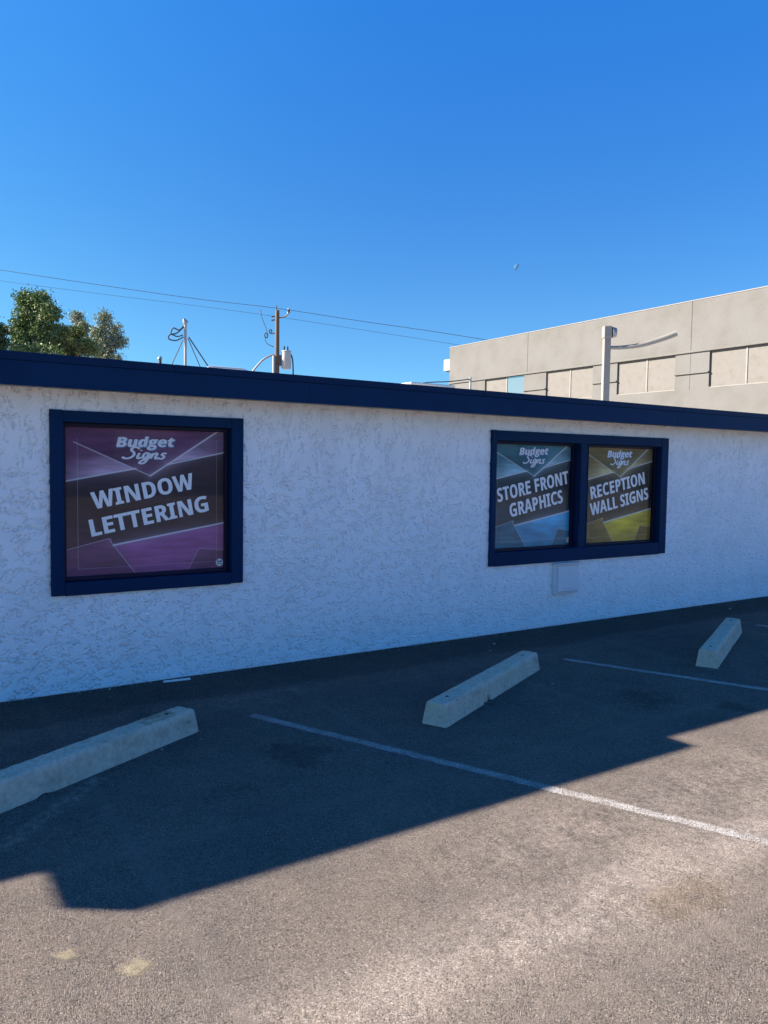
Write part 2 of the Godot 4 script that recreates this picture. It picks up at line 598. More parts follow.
	structure(sheet("pale_mark", [Vector2(0.63, 3.49), Vector2(0.735, 3.455), Vector2(0.80, 3.535), Vector2(0.715, 3.59)], 0.004, yp2, 0.0))

# ------------------------------------------------------------------ the shop
const W1 := [1.064, 2.576, 0.7506, 2.133]        # casing outline x0 x1 y0 y1
const W2 := [5.3025, 8.1293, 0.7252, 2.139]

func stucco_wall() -> ArrayMesh:
	var xs := PackedFloat32Array()
	var x := -7.0
	while x < -1.6:
		xs.append(x); x += 0.35
	x = -1.6
	while x < 0.45:
		xs.append(x); x += 0.009
	x = 0.45
	while x < 11.2:
		xs.append(x)
		x += 0.0054 * (1.0 + 0.14 * maxf(x - 1.0, 0.0))
	while x < 14.0:
		xs.append(x); x += 0.3
	xs.append(14.0)
	var ys := PackedFloat32Array()
	var rows := 420
	for j in rows + 1:
		ys.append(2.30 * j / rows)
	var ridge := noise(FastNoiseLite.TYPE_SIMPLEX_SMOOTH, 15.0, 401, 3)
	ridge.domain_warp_enabled = true
	ridge.domain_warp_amplitude = 0.06
	ridge.domain_warp_frequency = 14.0
	var terr := noise(FastNoiseLite.TYPE_SIMPLEX_SMOOTH, 8.0, 402, 2)
	terr.domain_warp_enabled = true
	terr.domain_warp_amplitude = 0.07
	terr.domain_warp_frequency = 10.0
	var maskn := noise(FastNoiseLite.TYPE_SIMPLEX_SMOOTH, 8.0, 403, 3)
	var grain := noise(FastNoiseLite.TYPE_SIMPLEX, 45.0, 404, 2)
	var nx := xs.size()
	var ny := ys.size()
	var H := PackedFloat32Array()
	H.resize(nx * ny)
	for i in nx:
		var wx := xs[i]
		for j in ny:
			var wy := ys[j]
			# trowelled sideways low down, pulled downwards in vertical strokes under the eave
			var py := wy * 1.35 if wy < 1.7 else 2.295 + (wy - 1.7) * 0.45
			var px := wx
			var hh := 0.0007 * grain.get_noise_2d(wx, wy)
			var t := terr.get_noise_2d(px, py) * 2.6 + 4.0
			var f := t - floorf(t)
			hh += 0.0030 * (smoothstep(0.84, 0.97, f) - f * 0.9)
			var mk := smoothstep(-0.24, 0.12, maskn.get_noise_2d(px + 7.0, py))
			var r := absf(ridge.get_noise_2d(px, py))
			hh -= 0.019 * mk * smoothstep(0.12, 0.015, r)
			if j == 0: hh -= 0.010       # the skim breaks away at the foot
			H[i * ny + j] = hh
	var V := PackedVector3Array()
	var N := PackedVector3Array()
	V.resize(nx * ny)
	N.resize(nx * ny)
	for i in nx:
		var ia := maxi(i - 1, 0)
		var ib := mini(i + 1, nx - 1)
		for j in ny:
			var ja := maxi(j - 1, 0)
			var jb := mini(j + 1, ny - 1)
			var k := i * ny + j
			V[k] = Vector3(xs[i], ys[j] if j > 0 else 0.004 + 0.010 * maxf(0.0, ridge.get_noise_2d(xs[i] * 0.6, 50.0) + grain.get_noise_2d(xs[i] * 0.7, 9.0)), H[k])
			N[k] = Vector3(-(H[ib * ny + j] - H[ia * ny + j]) / (xs[ib] - xs[ia]), -(H[i * ny + jb] - H[i * ny + ja]) / (ys[jb] - ys[ja]), 1).normalized()
	var I := PackedInt32Array()
	for i in nx - 1:
		var cx := (xs[i] + xs[i + 1]) * 0.5
		for j in ny - 1:
			var cy := (ys[j] + ys[j + 1]) * 0.5
			var open := false
			for w in [W1, W2]:
				if cx > w[0] + 0.05 and cx < w[1] - 0.05 and cy > w[2] + 0.05 and cy < w[3] - 0.05:
					open = true
			if open:
				continue
			var a := i * ny + j
			var b := a + ny
			I.append_array([a, a + 1, b + 1, a, b + 1, b])
	var arr := []
	arr.resize(Mesh.ARRAY_MAX)
	arr[Mesh.ARRAY_VERTEX] = V
	arr[Mesh.ARRAY_NORMAL] = N
	arr[Mesh.ARRAY_INDEX] = I
	var m := ArrayMesh.new()
	m.add_surface_from_arrays(Mesh.PRIMITIVE_TRIANGLES, arr)
	return m

func window(shop: Node3D, w: Array, lw: float, rw: float, tw: float, bw: float, mull: Array) -> void:
	# casing boards proud of the stucco, jambs running in to a dark sash, glass in the sash
	var x0: float = w[0]; var x1: float = w[1]; var y0: float = w[2]; var y1: float = w[3]
	var f := 0.030
	var st := start()
	var bays := []
	if mull.is_empty():
		bays = [[x0 + lw, x1 - rw]]
	else:
		bays = [[x0 + lw, mull[0]], [mull[1], x1 - rw]]
	var yb := y0 + bw
	var yt := y1 - tw
	for b in bays:
		# jamb lining of each bay
		add_box(st, Vector3(b[0] - 0.02, yb - 0.02, -0.14), Vector3(b[0] - 0.001, yt + 0.02, f - 0.004))
		add_box(st, Vector3(b[1] + 0.001, yb - 0.02, -0.14), Vector3(b[1] + 0.02, yt + 0.02, f - 0.004))
		add_box(st, Vector3(b[0], yt + 0.001, -0.14), Vector3(b[1], yt + 0.02, f - 0.004))
		add_box(st, Vector3(b[0], yb - 0.02, -0.14), Vector3(b[1], yb - 0.001, f - 0.004))
	var win := mi("window", done(st), M.navy_trim, shop)
	var bv := 0.004
	mi("casing_board", box(Vector3(x0, y0, -0.02), Vector3(x0 + lw, y1, f), bv), M.navy, win)
	mi("casing_board", box(Vector3(x1 - rw, y0 + 0.002, -0.02), Vector3(x1, y1 - 0.002, f), bv), M.navy, win)
	mi("casing_board", box(Vector3(x0 + lw, yt, -0.02), Vector3(x1 - rw, y1 - 0.003, f - 0.002), bv), M.navy, win)
	mi("casing_board", box(Vector3(x0 + lw, y0 - 0.004, -0.02), Vector3(x1 - rw, yb, f - 0.002), bv), M.navy, win)
	if not mull.is_empty():
		mi("casing_board", box(Vector3(mull[0], yb, -0.02), Vector3(mull[1], yt, f - 0.004), bv), M.navy, win)
	for b in bays:
		var s := 0.030
		var sf := start()
		add_box(sf, Vector3(b[0], yb, -0.085), Vector3(b[0] + s, yt, -0.045), 0.003)
		add_box(sf, Vector3(b[1] - s, yb, -0.085), Vector3(b[1], yt, -0.045), 0.003)
		add_box(sf, Vector3(b[0] + s, yt - s, -0.085), Vector3(b[1] - s, yt, -0.046), 0.003)
		add_box(sf, Vector3(b[0] + s, yb, -0.085), Vector3(b[1] - s, yb + s, -0.046), 0.003)
		mi("sash", done(sf), M.sash, win)
		var pq := QuadMesh.new()
		pq.size = Vector2(b[1] - b[0] - 2 * s + 0.006, yt - yb - 2 * s + 0.006)
		mi("pane", pq, M.pane, win, Vector3((b[0] + b[1]) * 0.5, (yb + yt) * 0.5, -0.064))

func build_shop() -> void:
	var shop := thing("shop_building", "low white stucco shop with navy trim and three sign windows", "building")
	mi("stucco_wall", stucco_wall(), M.stucco, shop)
	# the other walls and what closes the shell behind the stucco face
	var st := start()
	add_box(st, Vector3(-7, 0, -9.2), Vector3(14, 2.34, -9.0))
	add_box(st, Vector3(-7, 0, -9.0), Vector3(-6.8, 2.34, -0.01))
	add_box(st, Vector3(13.8, 0, -9.0), Vector3(14, 2.34, -0.01))
	for s in [[-6.8, W1[0] + 0.06], [W1[1] - 0.06, W2[0] + 0.06], [W2[1] - 0.06, 13.8]]:
		add_box(st, Vector3(s[0], 0, -0.16), Vector3(s[1], 2.34, -0.012))
	for w in [W1, W2]:
		add_box(st, Vector3(w[0] + 0.06, 0, -0.16), Vector3(w[1] - 0.06, w[2] + 0.06, -0.012))
		add_box(st, Vector3(w[0] + 0.06, w[3] - 0.06, -0.16), Vector3(w[1] - 0.06, 2.34, -0.012))
	mi("wall", done(st), M.stucco, shop)
	mi("floor", box(Vector3(-6.8, 0.0, -9.0), Vector3(13.8, 0.05, -0.16)), M.inside, shop)
	# roof deck and the boards along its edge
	mi("roof", box(Vector3(-2.95, 2.3405, -9.5), Vector3(14.3, 2.485, 0.276)), M.roof, shop)
	mi("roof", box(Vector3(-7.3, 2.3405, -9.5), Vector3(-2.95, 2.470, 0.018)), M.roof, shop)
	mi("soffit", box(Vector3(0.58, 2.285, 0.003), Vector3(14.3, 2.305, 0.268)), M.soffit, shop)
	var joints := [-3.0, 0.58, 3.05, 7.9, 12.7, 14.3]
	for i in joints.size() - 1:
		if i == 0: continue
		mi("fascia_board", box(Vector3(joints[i] + 0.0003, 2.2695, 0.270), Vector3(joints[i + 1] - 0.0003, 2.437, 0.302), 0.0015), M.navy, shop)
	var trims := [0.58, 1.9, 4.95, 8.0, 11.05, 14.3]
	for i in trims.size() - 1:
		mi("drip_edge", box(Vector3(trims[i] + 0.0006, 2.4375, 0.260), Vector3(trims[i + 1] - 0.0006, 2.4955, 0.309), 0.004), M.navy_trim, shop)
	# deeper canopy over the entrance, left of the view: its shadow steps out across the lot
	mi("canopy", box(Vector3(-2.955, 2.325, 0.02), Vector3(0.575, 2.4955, 0.50), 0.004), M.navy, shop)
	window(shop, W1, 0.092, 0.103, 0.088, 0.096, [])
	window(shop, W2, 0.066, 0.128, 0.108, 0.140, [6.587, 6.73])

	var cover := thing("wall_cover", "small white metal cover plate on the stucco under the double window", "cover plate", Vector3(6.425, 0.362, 0.0))
	mi("back_box", box(Vector3(-0.192, 0.0, -0.01), Vector3(0.187, 0.335, 0.040), 0.006), M.cover, cover)
	mi("door", box(Vector3(-0.160, 0.022, 0.040), Vector3(0.160, 0.312, 0.056), 0.008), M.cover, cover)
	mi("latch", box(Vector3(-0.06, 0.06, 0.056), Vector3(0.055, 0.075, 0.064), 0.003), M.cover, cover)
	mi("lip", box(Vector3(-0.20, 0.335, -0.01), Vector3(0.195, 0.347, 0.082), 0.004), M.cover, cover)

# ------------------------------------------------------------------ printed window signs
func seg(u: float, v: float, a: Vector2, b: Vector2) -> float:
	var p := Vector2(u, v) - a
	var d := b - a
	var t := clampf(p.dot(d) / d.length_squared(), 0, 1)
	return (p - d * t).length()

func print_tex(n: int, dark: Color, base: Color, light: Color, low: Color, seed_: int) -> ImageTexture:
	# the printed artwork behind the lettering: bevelled bands and hairlines
	var out := PackedByteArray()
	out.resize(n * n * 3)
	var band := Color(0.011, 0.009, 0.013)
	var grain := noise(FastNoiseLite.TYPE_SIMPLEX_SMOOTH, 3.0, seed_, 3)
	var white := Color(0.75, 0.74, 0.78)
	var strokes := [[Vector2(0.05, 0.10), Vector2(0.51, 0.32), 0.0035, 0.5], [Vector2(0.51, 0.32), Vector2(0.97, -0.01), 0.0042, 0.8],
		[Vector2(0.0, 0.358), Vector2(0.42, 0.271), 0.004, 0.75], [Vector2(0.62, 0.24), Vector2(1.0, 0.15), 0.004, 0.8],
		[Vector2(0.28, 0.79), Vector2(1.0, 0.66), 0.0045, 0.85], [Vector2(0.0, 0.81), Vector2(0.25, 0.745), 0.002, 0.4],
		[Vector2(0.25, 0.745), Vector2(0.42, 1.0), 0.0025, 0.35], [Vector2(0.83, 0.84), Vector2(0.75, 1.0), 0.002, 0.3], [Vector2(0.83, 0.84), Vector2(1.0, 0.86), 0.002, 0.3],
		[Vector2(0.07, 0.08), Vector2(0.07, 0.94), 0.0016, 0.22], [Vector2(0.07, 0.94), Vector2(0.95, 0.94), 0.0016, 0.22], [Vector2(0.95, 0.06), Vector2(0.95, 0.94), 0.0016, 0.22]]
	for j in n:
		var v := (j + 0.5) / n
		for i in n:
			var u := (i + 0.5) / n
			var top := 0.358 - 0.208 * u
			var bot := 0.81 - 0.26 * u if u < 0.27 else 0.79 - 0.18 * (u - 0.28)
			var c: Color
			var vl := 0.10 + (u - 0.05) * 0.478
			var vr := 0.32 - (u - 0.51) * 0.711
			if v < vl and v < vr:
				c = dark.lerp(base, smoothstep(0.30, 0.02, v) * 0.35 + 0.25 * maxf(0.0, 1.0 - absf(u - 0.5) * 2.2))
			elif v < top:
				if u < 0.51:
					c = base.lerp(light, 0.75 * smoothstep(0.20, 0.0, top - v))
					c = c.lerp(dark, 0.55 * smoothstep(0.25, 0.0, u))
				else:
					c = dark.lerp(light, 0.75 * smoothstep(0.10, 0.0, top - v) * smoothstep(1.0, 0.6, u) + 0.18)
			elif v < bot:
				c = band.lerp(base, 0.10 + 0.22 * smoothstep(0.4, 0.0, u) * smoothstep(0.5, 0.75, v))
			else:
				# lower folds
				var left := u < 0.25 + (v - 0.745) * 0.667
				var right := u > 0.83 - (v - 0.84) * 0.5 and v > 0.84 + (u - 0.83) * 0.12
				var g := smoothstep(0.75, 0.0, absf(u - 0.58))
				c = base.lerp(low, 0.25 + 0.75 * g * smoothstep(1.05, 0.70, v))
				if left: c = dark.lerp(base, 0.55 + 0.3 * (1.0 - v) * 3.0)
				elif right: c = dark.lerp(base, 0.75)
			var gr := 1.0 + 0.30 * grain.get_noise_2d(u * 1.2, v * 7.0) + 0.45 * grain.get_noise_2d(u * 0.5 + v * 0.3 + 5.0, v * 0.8 - u * 0.2)
			c = Color(c.r * gr, c.g * gr, c.b * gr)
			for s in strokes:
				var d := seg(u, v, s[0], s[1])
				if s[3] > 0.7 and d < 0.12:      # printed sheen along the bright edges
					var sh: float = 0.30 * exp(-d / 0.028) * (0.35 + 0.65 * pow(sin(PI * clampf(u * 1.15 - 0.1, 0, 1)), 2.0))
					c = c.lerp(light, sh)
				if d < s[2] * 2.0:
					c = c.lerp(white, s[3] * smoothstep(s[2] * 1.7, s[2] * 0.5, d))
			c = c.linear_to_srgb()
			var k := (j * n + i) * 3
			out[k] = int(clampf(c.r, 0, 1) * 255)
			out[k + 1] = int(clampf(c.g, 0, 1) * 255)
			out[k + 2] = int(clampf(c.b, 0, 1) * 255)
	return ImageTexture.create_from_image(Image.create_from_data(n, n, false, Image.FORMAT_RGB8, out))

func letters(parent: Node3D, called: String, text: String, a: Vector2, b: Vector2, cap: float, z: float, material: Material, slant := 0.0, bold := 0.0) -> MeshInstance3D:
	# text whose baseline runs from a to b (in the parent's plane) with capitals cap high
	var font := SystemFont.new()
	font.font_names = PackedStringArray(["Droid Sans"])
	font.font_weight = 700
	var fv := FontVariation.new()
	fv.base_font = font
	var t := TextMesh.new()
	t.text = text
	t.font = fv
	t.font_size = 64
	t.pixel_size = 0.01
	t.depth = 0.05
	t.horizontal_alignment = HORIZONTAL_ALIGNMENT_LEFT
	t.vertical_alignment = VERTICAL_ALIGNMENT_BOTTOM
	var bb := t.get_aabb()
	var capt := TextMesh.new()          # the height of a capital in this font
	capt.text = "H"; capt.font = fv; capt.font_size = 64; capt.pixel_size = 0.01; capt.depth = 0.05
	capt.vertical_alignment = VERTICAL_ALIGNMENT_BOTTOM
	var cb := capt.get_aabb()
	var dir := (b - a)
	var sx := dir.length() / bb.size.x
	var sy := cap / cb.size.y
	var d := dir.normalized()
	var up := Vector2(-d.y, d.x) + d * slant
	# a heavier face: the same outlines laid over one another a hair apart
	var heavy := SurfaceTool.new()
	var q := 0
	for off in [Vector2.ZERO, Vector2(1, 0), Vector2(-1, 0), Vector2(0, 0.6), Vector2(0, -0.6)]:
		heavy.append_from(t, 0, Transform3D(Basis.IDENTITY, Vector3(off.x * bold, off.y * bold, 0.003 * q)))
		q += 1
	var o := mi(called, heavy.commit(), material, parent)
	var bx := Vector3(d.x, d.y, 0) * sx
	var by := Vector3(up.x, up.y, 0) * sy
	var bz := Vector3(0, 0, 0.02)
	o.transform = Transform3D(Basis(bx, by, bz), Vector3(a.x, a.y, z) - bx * bb.position.x - by * cb.position.y)
	return o

func script_strokes(parent: Node3D, called: String, origin: Vector2, size: float, tall: float, z: float, material: Material) -> void:
	# the handwritten word of the logo, drawn stroke by stroke
	var S := [
		[Vector2(.70, .86), Vector2(.56, 1.02), Vector2(.36, .97), Vector2(.30, .76), Vector2(.45, .55), Vector2(.48, .28), Vector2(.28, .03), Vector2(.02, .02), Vector2(-.06, .16)],
		[Vector2(.76, .52), Vector2(.70, .12), Vector2(.78, .02), Vector2(.92, .14)],
		[Vector2(.80, .70), Vector2(.83, .78)],
		[Vector2(1.26, .46), Vector2(1.10, .52), Vector2(.99, .32), Vector2(1.02, .07), Vector2(1.15, .08), Vector2(1.28, .48), Vector2(1.24, -.05), Vector2(1.10, -.40), Vector2(.88, -.40), Vector2(.98, -.16), Vector2(1.38, .10)],
		[Vector2(1.46, .52), Vector2(1.40, .02), Vector2(1.47, .34), Vector2(1.64, .52), Vector2(1.70, .40), Vector2(1.64, .10), Vector2(1.72, .01), Vector2(1.86, .14)],
		[Vector2(2.20, .48), Vector2(2.06, .53), Vector2(1.96, .40), Vector2(2.10, .22), Vector2(2.02, .02), Vector2(1.84, .04)]]
	var st := start()
	for s in S:
		var line := PackedVector2Array()
		for p in curve(s, 5):
			line.append(p)
		# one ribbon per stroke, its sides square to the path
		var L := []
		var R := []
		for k in line.size():
			var d := (line[mini(k + 1, line.size() - 1)] - line[maxi(k - 1, 0)]).normalized().orthogonal()
			var hw := 0.075 if k > 0 and k < line.size() - 1 else 0.045
			for side in [[L, 1.0], [R, -1.0]]:
				var p: Vector2 = line[k] + d * hw * side[1]
				side[0].append(Vector3(origin.x + (p.x + p.y * 0.15) * size, origin.y + p.y * tall, z + 0.00003 * k))
		for k in line.size() - 1:
			quad(st, L[k], R[k], R[k + 1], L[k + 1], Vector3(0, 0, 1))
		z += 0.0003
	mi(called, done(st), material, parent)

func build_sign(label: String, rect: Array, tex: ImageTexture, lines: Array, logo: Array, badge: Array) -> void:
	# rect: x0 x1 y0 y1 of the printed panel; it hangs just behind the glass
	var s := thing("window_sign", label, "window sign", Vector3(rect[0], rect[2], -0.084), 0.0, "printed signs in the shop windows")
	var w: float = rect[1] - rect[0]
	var h: float = rect[3] - rect[2]
	var base := Vector2(rect[0], rect[2])
	# front face carries the print; the panel has a thickness of 6 mm
	var st := start()
	add_box(st, Vector3(0, 0, -0.012), Vector3(w, h, -0.0005))
	mi("backing", done(st), M.dark_print, s)
	var f := SurfaceTool.new()
	f.begin(Mesh.PRIMITIVE_TRIANGLES)
	var inner: Array = logo[3]          # where the artwork proper lies on the panel
	for k in [[0, 0], [0, 1], [1, 1], [0, 0], [1, 1], [1, 0]]:
		f.set_normal(Vector3(0, 0, 1))
		f.set_uv(Vector2(k[0], 1 - k[1]))
		f.add_vertex(Vector3(lerpf(inner[0] - base.x, inner[1] - base.x, k[0]), lerpf(inner[2] - base.y, inner[3] - base.y, k[1]), 0.001))
	var pm := mat(Color(1, 1, 1), 0.45, 0, 0.4)
	pm.albedo_texture = tex
	mi("print", f.commit(), pm, s)
	for l in lines:
		letters(s, "lettering", l[0], Vector2(l[1], l[2]) - base, Vector2(l[3], l[4]) - base, l[5], 0.004, M.white_print, 0.0, 0.009)
	var b0 := Vector2(logo[0][0], logo[0][1]) - base
	var b1 := Vector2(logo[1][0], logo[1][1]) - base
	letters(s, "logo_lettering", "Budget", b0 + Vector2(0.006, -0.006), b1 + Vector2(0.006, -0.006), 0.078, 0.0032, M.blue_print, 0.25, 0.03)
	letters(s, "logo_lettering", "Budget", b0, b1, 0.074, 0.0045, M.logo_print, 0.25, 0.016)
	script_strokes(s, "logo_script", Vector2(logo[2][0], logo[2][1]) - base, logo[2][2], logo[2][3], 0.0045, M.logo_print)
	if not badge.is_empty():
		var c := Vector3(badge[0] - base.x, badge[1] - base.y, 0.003)
		var r: float = badge[2]
		var bst := start()
		for k in 28:
			var a0 := TAU * k / 28
			var a1 := TAU * (k + 1) / 28
			tri(bst, c, c + Vector3(cos(a0), sin(a0), 0) * r, c + Vector3(cos(a1), sin(a1), 0) * r, Vector3(0, 0, 1))
		var disc := mi("sticker", done(bst), M.white_print, s)
		var rst := start()
		for k in 28:
			var a0 := TAU * k / 28
			var a1 := TAU * (k + 1) / 28
			var d0 := Vector3(cos(a0), sin(a0), 0)
			var d1 := Vector3(cos(a1), sin(a1), 0)
			var zz := Vector3(0, 0, 0.0012)
			quad(rst, c + d0 * r * 0.98 + zz, c + d1 * r * 0.98 + zz, c + d1 * r * 0.86 + zz, c + d0 * r * 0.86 + zz, Vector3(0, 0, 1))
		# two rows of small illegible print
		for row in [[0.10, 0.42, [-0.6, -0.25, -0.18, 0.12, 0.2, 0.6]], [-0.34, -0.10, [-0.55, -0.1, 0.0, 0.55]]]:
			var xs: Array = row[2]
			for q in range(0, xs.size(), 2):
				var zz := Vector3(0, 0, 0.0012)
				quad(rst, c + Vector3(xs[q], row[0], 0) * r + zz, c + Vector3(xs[q + 1], row[0], 0) * r + zz, c + Vector3(xs[q + 1], row[1], 0) * r + zz, c + Vector3(xs[q], row[1], 0) * r + zz, Vector3(0, 0, 1))
		mi("sticker_print", done(rst), M.red_print if badge.size() > 3 else M.dark_print, disc)

func build_signs() -> void:
	var n := 512
	build_sign("purple window sign reading WINDOW LETTERING in the single window", [1.158, 2.471, 0.848, 2.043],
		print_tex(n, Color(0.075, 0.015, 0.085), Color(0.20, 0.068, 0.150), Color(0.66, 0.48, 0.64), Color(0.34, 0.085, 0.28), 501),
		[["WINDOW", 1.392, 1.388, 2.192, 1.545, 0.128], ["LETTERING", 1.378, 1.178, 2.314, 1.358, 0.128]],
		[[1.566, 1.873], [2.01, 1.884], [1.618, 1.783, 0.150, 0.088], [1.187, 2.444, 0.862, 2.017]], [2.408, 0.921, 0.036])
	build_sign("blue window sign reading STORE FRONT GRAPHICS in the double window", [5.37, 6.585, 0.868, 2.028],
		print_tex(n, Color(0.008, 0.085, 0.115), Color(0.03, 0.20, 0.28), Color(0.42, 0.70, 0.80), Color(0.06, 0.46, 0.72), 502),
		[["STORE FRONT", 5.492, 1.388, 6.536, 1.586, 0.142], ["GRAPHICS", 5.672, 1.222, 6.452, 1.372, 0.142]],
		[[5.778, 1.892], [6.190, 1.904], [5.840, 1.803, 0.138, 0.088], [5.400, 6.585, 0.895, 2.026]], [6.545, 0.947, 0.032, 1])
	build_sign("gold window sign reading RECEPTION WALL SIGNS in the double window", [6.732, 7.999, 0.868, 2.028],
		print_tex(n, Color(0.10, 0.070, 0.012), Color(0.29, 0.18, 0.03), Color(0.80, 0.64, 0.32), Color(0.86, 0.60, 0.015), 503),
		[["RECEPTION", 6.908, 1.402, 7.842, 1.581, 0.142], ["WALL SIGNS", 6.908, 1.212, 7.916, 1.398, 0.138]],
		[[7.160, 1.892], [7.574, 1.899], [7.222, 1.806, 0.138, 0.088], [6.800, 7.968, 0.890, 2.026]], [])

# ------------------------------------------------------------------ wheel stops
func stop_mesh(seed_: int, chips: Array, stain: Array) -> ArrayMesh:
	# cast concrete block 1.83 m long along x, battered sides, worn edges; front faces +z
	var n := noise(FastNoiseLite.TYPE_SIMPLEX, 14.0, seed_, 3)
	var spots := noise(FastNoiseLite.TYPE_SIMPLEX_SMOOTH, 6.0, seed_ + 5, 3)
	var drip := noise(FastNoiseLite.TYPE_SIMPLEX_SMOOTH, 11.0, seed_ + 9, 2)
	var L := 0.915
	var hb := 0.094
	var ht := 0.070
	var hh := 0.153
	# outline from the back foot over the top to the front foot
	var prof := []
	for k in 6: prof.append(Vector2(-lerpf(hb, ht + 0.004, k / 5.0), lerpf(0.0, hh - 0.012, k / 5.0)))
	prof.append(Vector2(-ht + 0.006, hh - 0.002))
	for k in 5: prof.append(Vector2(lerpf(-ht + 0.016, ht - 0.016, k / 4.0), hh))
	prof.append(Vector2(ht - 0.006, hh - 0.002))
	for k in 6: prof.append(Vector2(lerpf(ht + 0.004, hb, k / 5.0), lerpf(hh - 0.012, 0.0, k / 5.0)))
	var xs := []
	var cnt := 76
	xs.append(-1.0); xs.append(-0.985)
	for i in cnt - 1: xs.append(lerpf(-0.97, 0.97, i / float(cnt - 2)))
	xs.append(0.985); xs.append(1.0)
	var st := SurfaceTool.new()
	st.begin(Mesh.PRIMITIVE_TRIANGLES)
	st.set_smooth_group(0)
	var pts := []
	var cols := []
	for i in xs.size():
		var ring := []
		var cr := []
		for p in prof:
			var inset: float = 0.022 * p.y / hh
			var x: float = xs[i] * (L - inset)
			var q := Vector3(x, p.y, p.x)
			if absf(xs[i]) > 0.99:      # rounded ends
				q.z *= 0.95
				q.y = q.y * 0.97
			var d := 0.0013 * n.get_noise_3d(q.x, q.y, q.z)
			q += Vector3(0, p.y / hh * d * 2.0, signf(p.x) * d * 1.6)
			for ch in chips:              # [x, half width, height, depth] bites out of the front foot
				var t: float = 1.0 - absf(q.x - ch[0]) / ch[1]
				if t > 0 and p.x > 0.05 and p.y < ch[2] * t:
					q.z -= ch[3] * t
					q.y = maxf(q.y, 0.0) + ch[2] * t * 0.55 * (1.0 - p.y / ch[2])
			ring.append(q)
			var s := 1.0 + 0.20 * spots.get_noise_3d(q.x, q.y * 1.5, q.z) + 0.10 * n.get_noise_3d(q.z * 2, q.x * 2, q.y * 2)
			if p.x > 0.05 and p.y < hh - 0.01:   # run-down streaks on the face
				s -= 0.16 * maxf(0.0, drip.get_noise_2d(q.x, q.y * 0.12))
			# rubber scuffs where tyres touch
			if p.x > 0.03 and p.y > 0.05:
				s -= 0.30 * smoothstep(0.12, 0.42, spots.get_noise_3d(q.x * 0.45 + 3.0, q.y * 3.0, 7.0)) * (0.6 + 0.8 * n.get_noise_3d(q.x, q.y * 3.0, 2.0))
			var c := Color(s, s * 0.99, s * 0.975)
			for e in stain:               # [x0, x1] rust-brown stain across the top
				if q.x > e[0] and q.x < e[1] and p.y > hh - 0.004 and absf(p.x) < ht * 0.80:
					c = c.lerp(c * Color(0.62, 0.50, 0.42), clampf(0.6 + 1.6 * n.get_noise_3d(q.x * 0.7, 5.0, q.z * 0.7), 0.15, 1.0))
			cr.append(c)
		pts.append(ring)
		cols.append(cr)
	var m := prof.size()
	for i in xs.size() - 1:
		for k in m - 1:
			var o := Vector3(0, pts[i][k].y + pts[i][k + 1].y - 0.12, pts[i][k].z + pts[i][k + 1].z)
			var quad_ := [[i, k], [i + 1, k], [i + 1, k + 1], [i, k + 1]]
			for t in [[0, 1, 2], [0, 2, 3]]:
				var e := [quad_[t[0]], quad_[t[1]], quad_[t[2]]]
				var a: Vector3 = pts[e[0][0]][e[0][1]]
				var b: Vector3 = pts[e[1][0]][e[1][1]]
				var c: Vector3 = pts[e[2][0]][e[2][1]]
				if (b - a).cross(c - a).dot(o) > 0:
					var sw = e[1]; e[1] = e[2]; e[2] = sw
				for g in e:
					st.set_color(cols[g[0]][g[1]])
					st.add_vertex(pts[g[0]][g[1]])
	st.set_smooth_group(-1)
	for e in [0, xs.size() - 1]:
		var ctr := Vector3((L - 0.012) * (-1 if e == 0 else 1), hh * 0.45, 0)
		for k in m:
			var tri_ := [ctr, pts[e][k], pts[e][(k + 1) % m]]
			var out := Vector3(-1 if e == 0 else 1, 0, 0)
			if (tri_[1] - tri_[0]).cross(tri_[2] - tri_[0]).dot(out) > 0:
				tri_ = [tri_[0], tri_[2], tri_[1]]
			for g in tri_:
				st.set_color(cols[e][k])
				st.add_vertex(g)
	st.generate_normals()
	return st.commit()

func build_stops() -> void:
	var specs := [
		["grey concrete wheel stop nearest the camera with brown stain on top", 0.8802, 1.6482, 62.44, 601, [[-0.25, 0.05, 0.02, 0.01]], [[0.50, 0.76]]],
		["grey concrete wheel stop with chipped foot in front of the bare wall", 3.9534, 1.6011, 64.08, 611, [[-0.26, 0.03, 0.018, 0.02], [-0.19, 0.030, 0.032, 0.035]], []],
		["farthest grey concrete wheel stop past the double window", 6.991, 1.5783, 63.83, 621, [[0.1, 0.04, 0.012, 0.008]], []]]
	for s in specs:
		# angle is measured from straight in towards the wall, turning right
		var a := deg_to_rad(s[3])
		var t := thing("wheel_stop", s[0], "wheel stop", Vector3(s[1], 0.0, s[2]), PI / 2 - a, "concrete wheel stops")
		mi("block", stop_mesh(s[4], s[5], s[6]), M.concrete, t)
		for e in [-0.72, 0.72]:
			mi("anchor_pin", tube([Vector3(e, 0.12, 0.0), Vector3(e, 0.1555, 0.0)], [0.013], 8), M.rust, t)

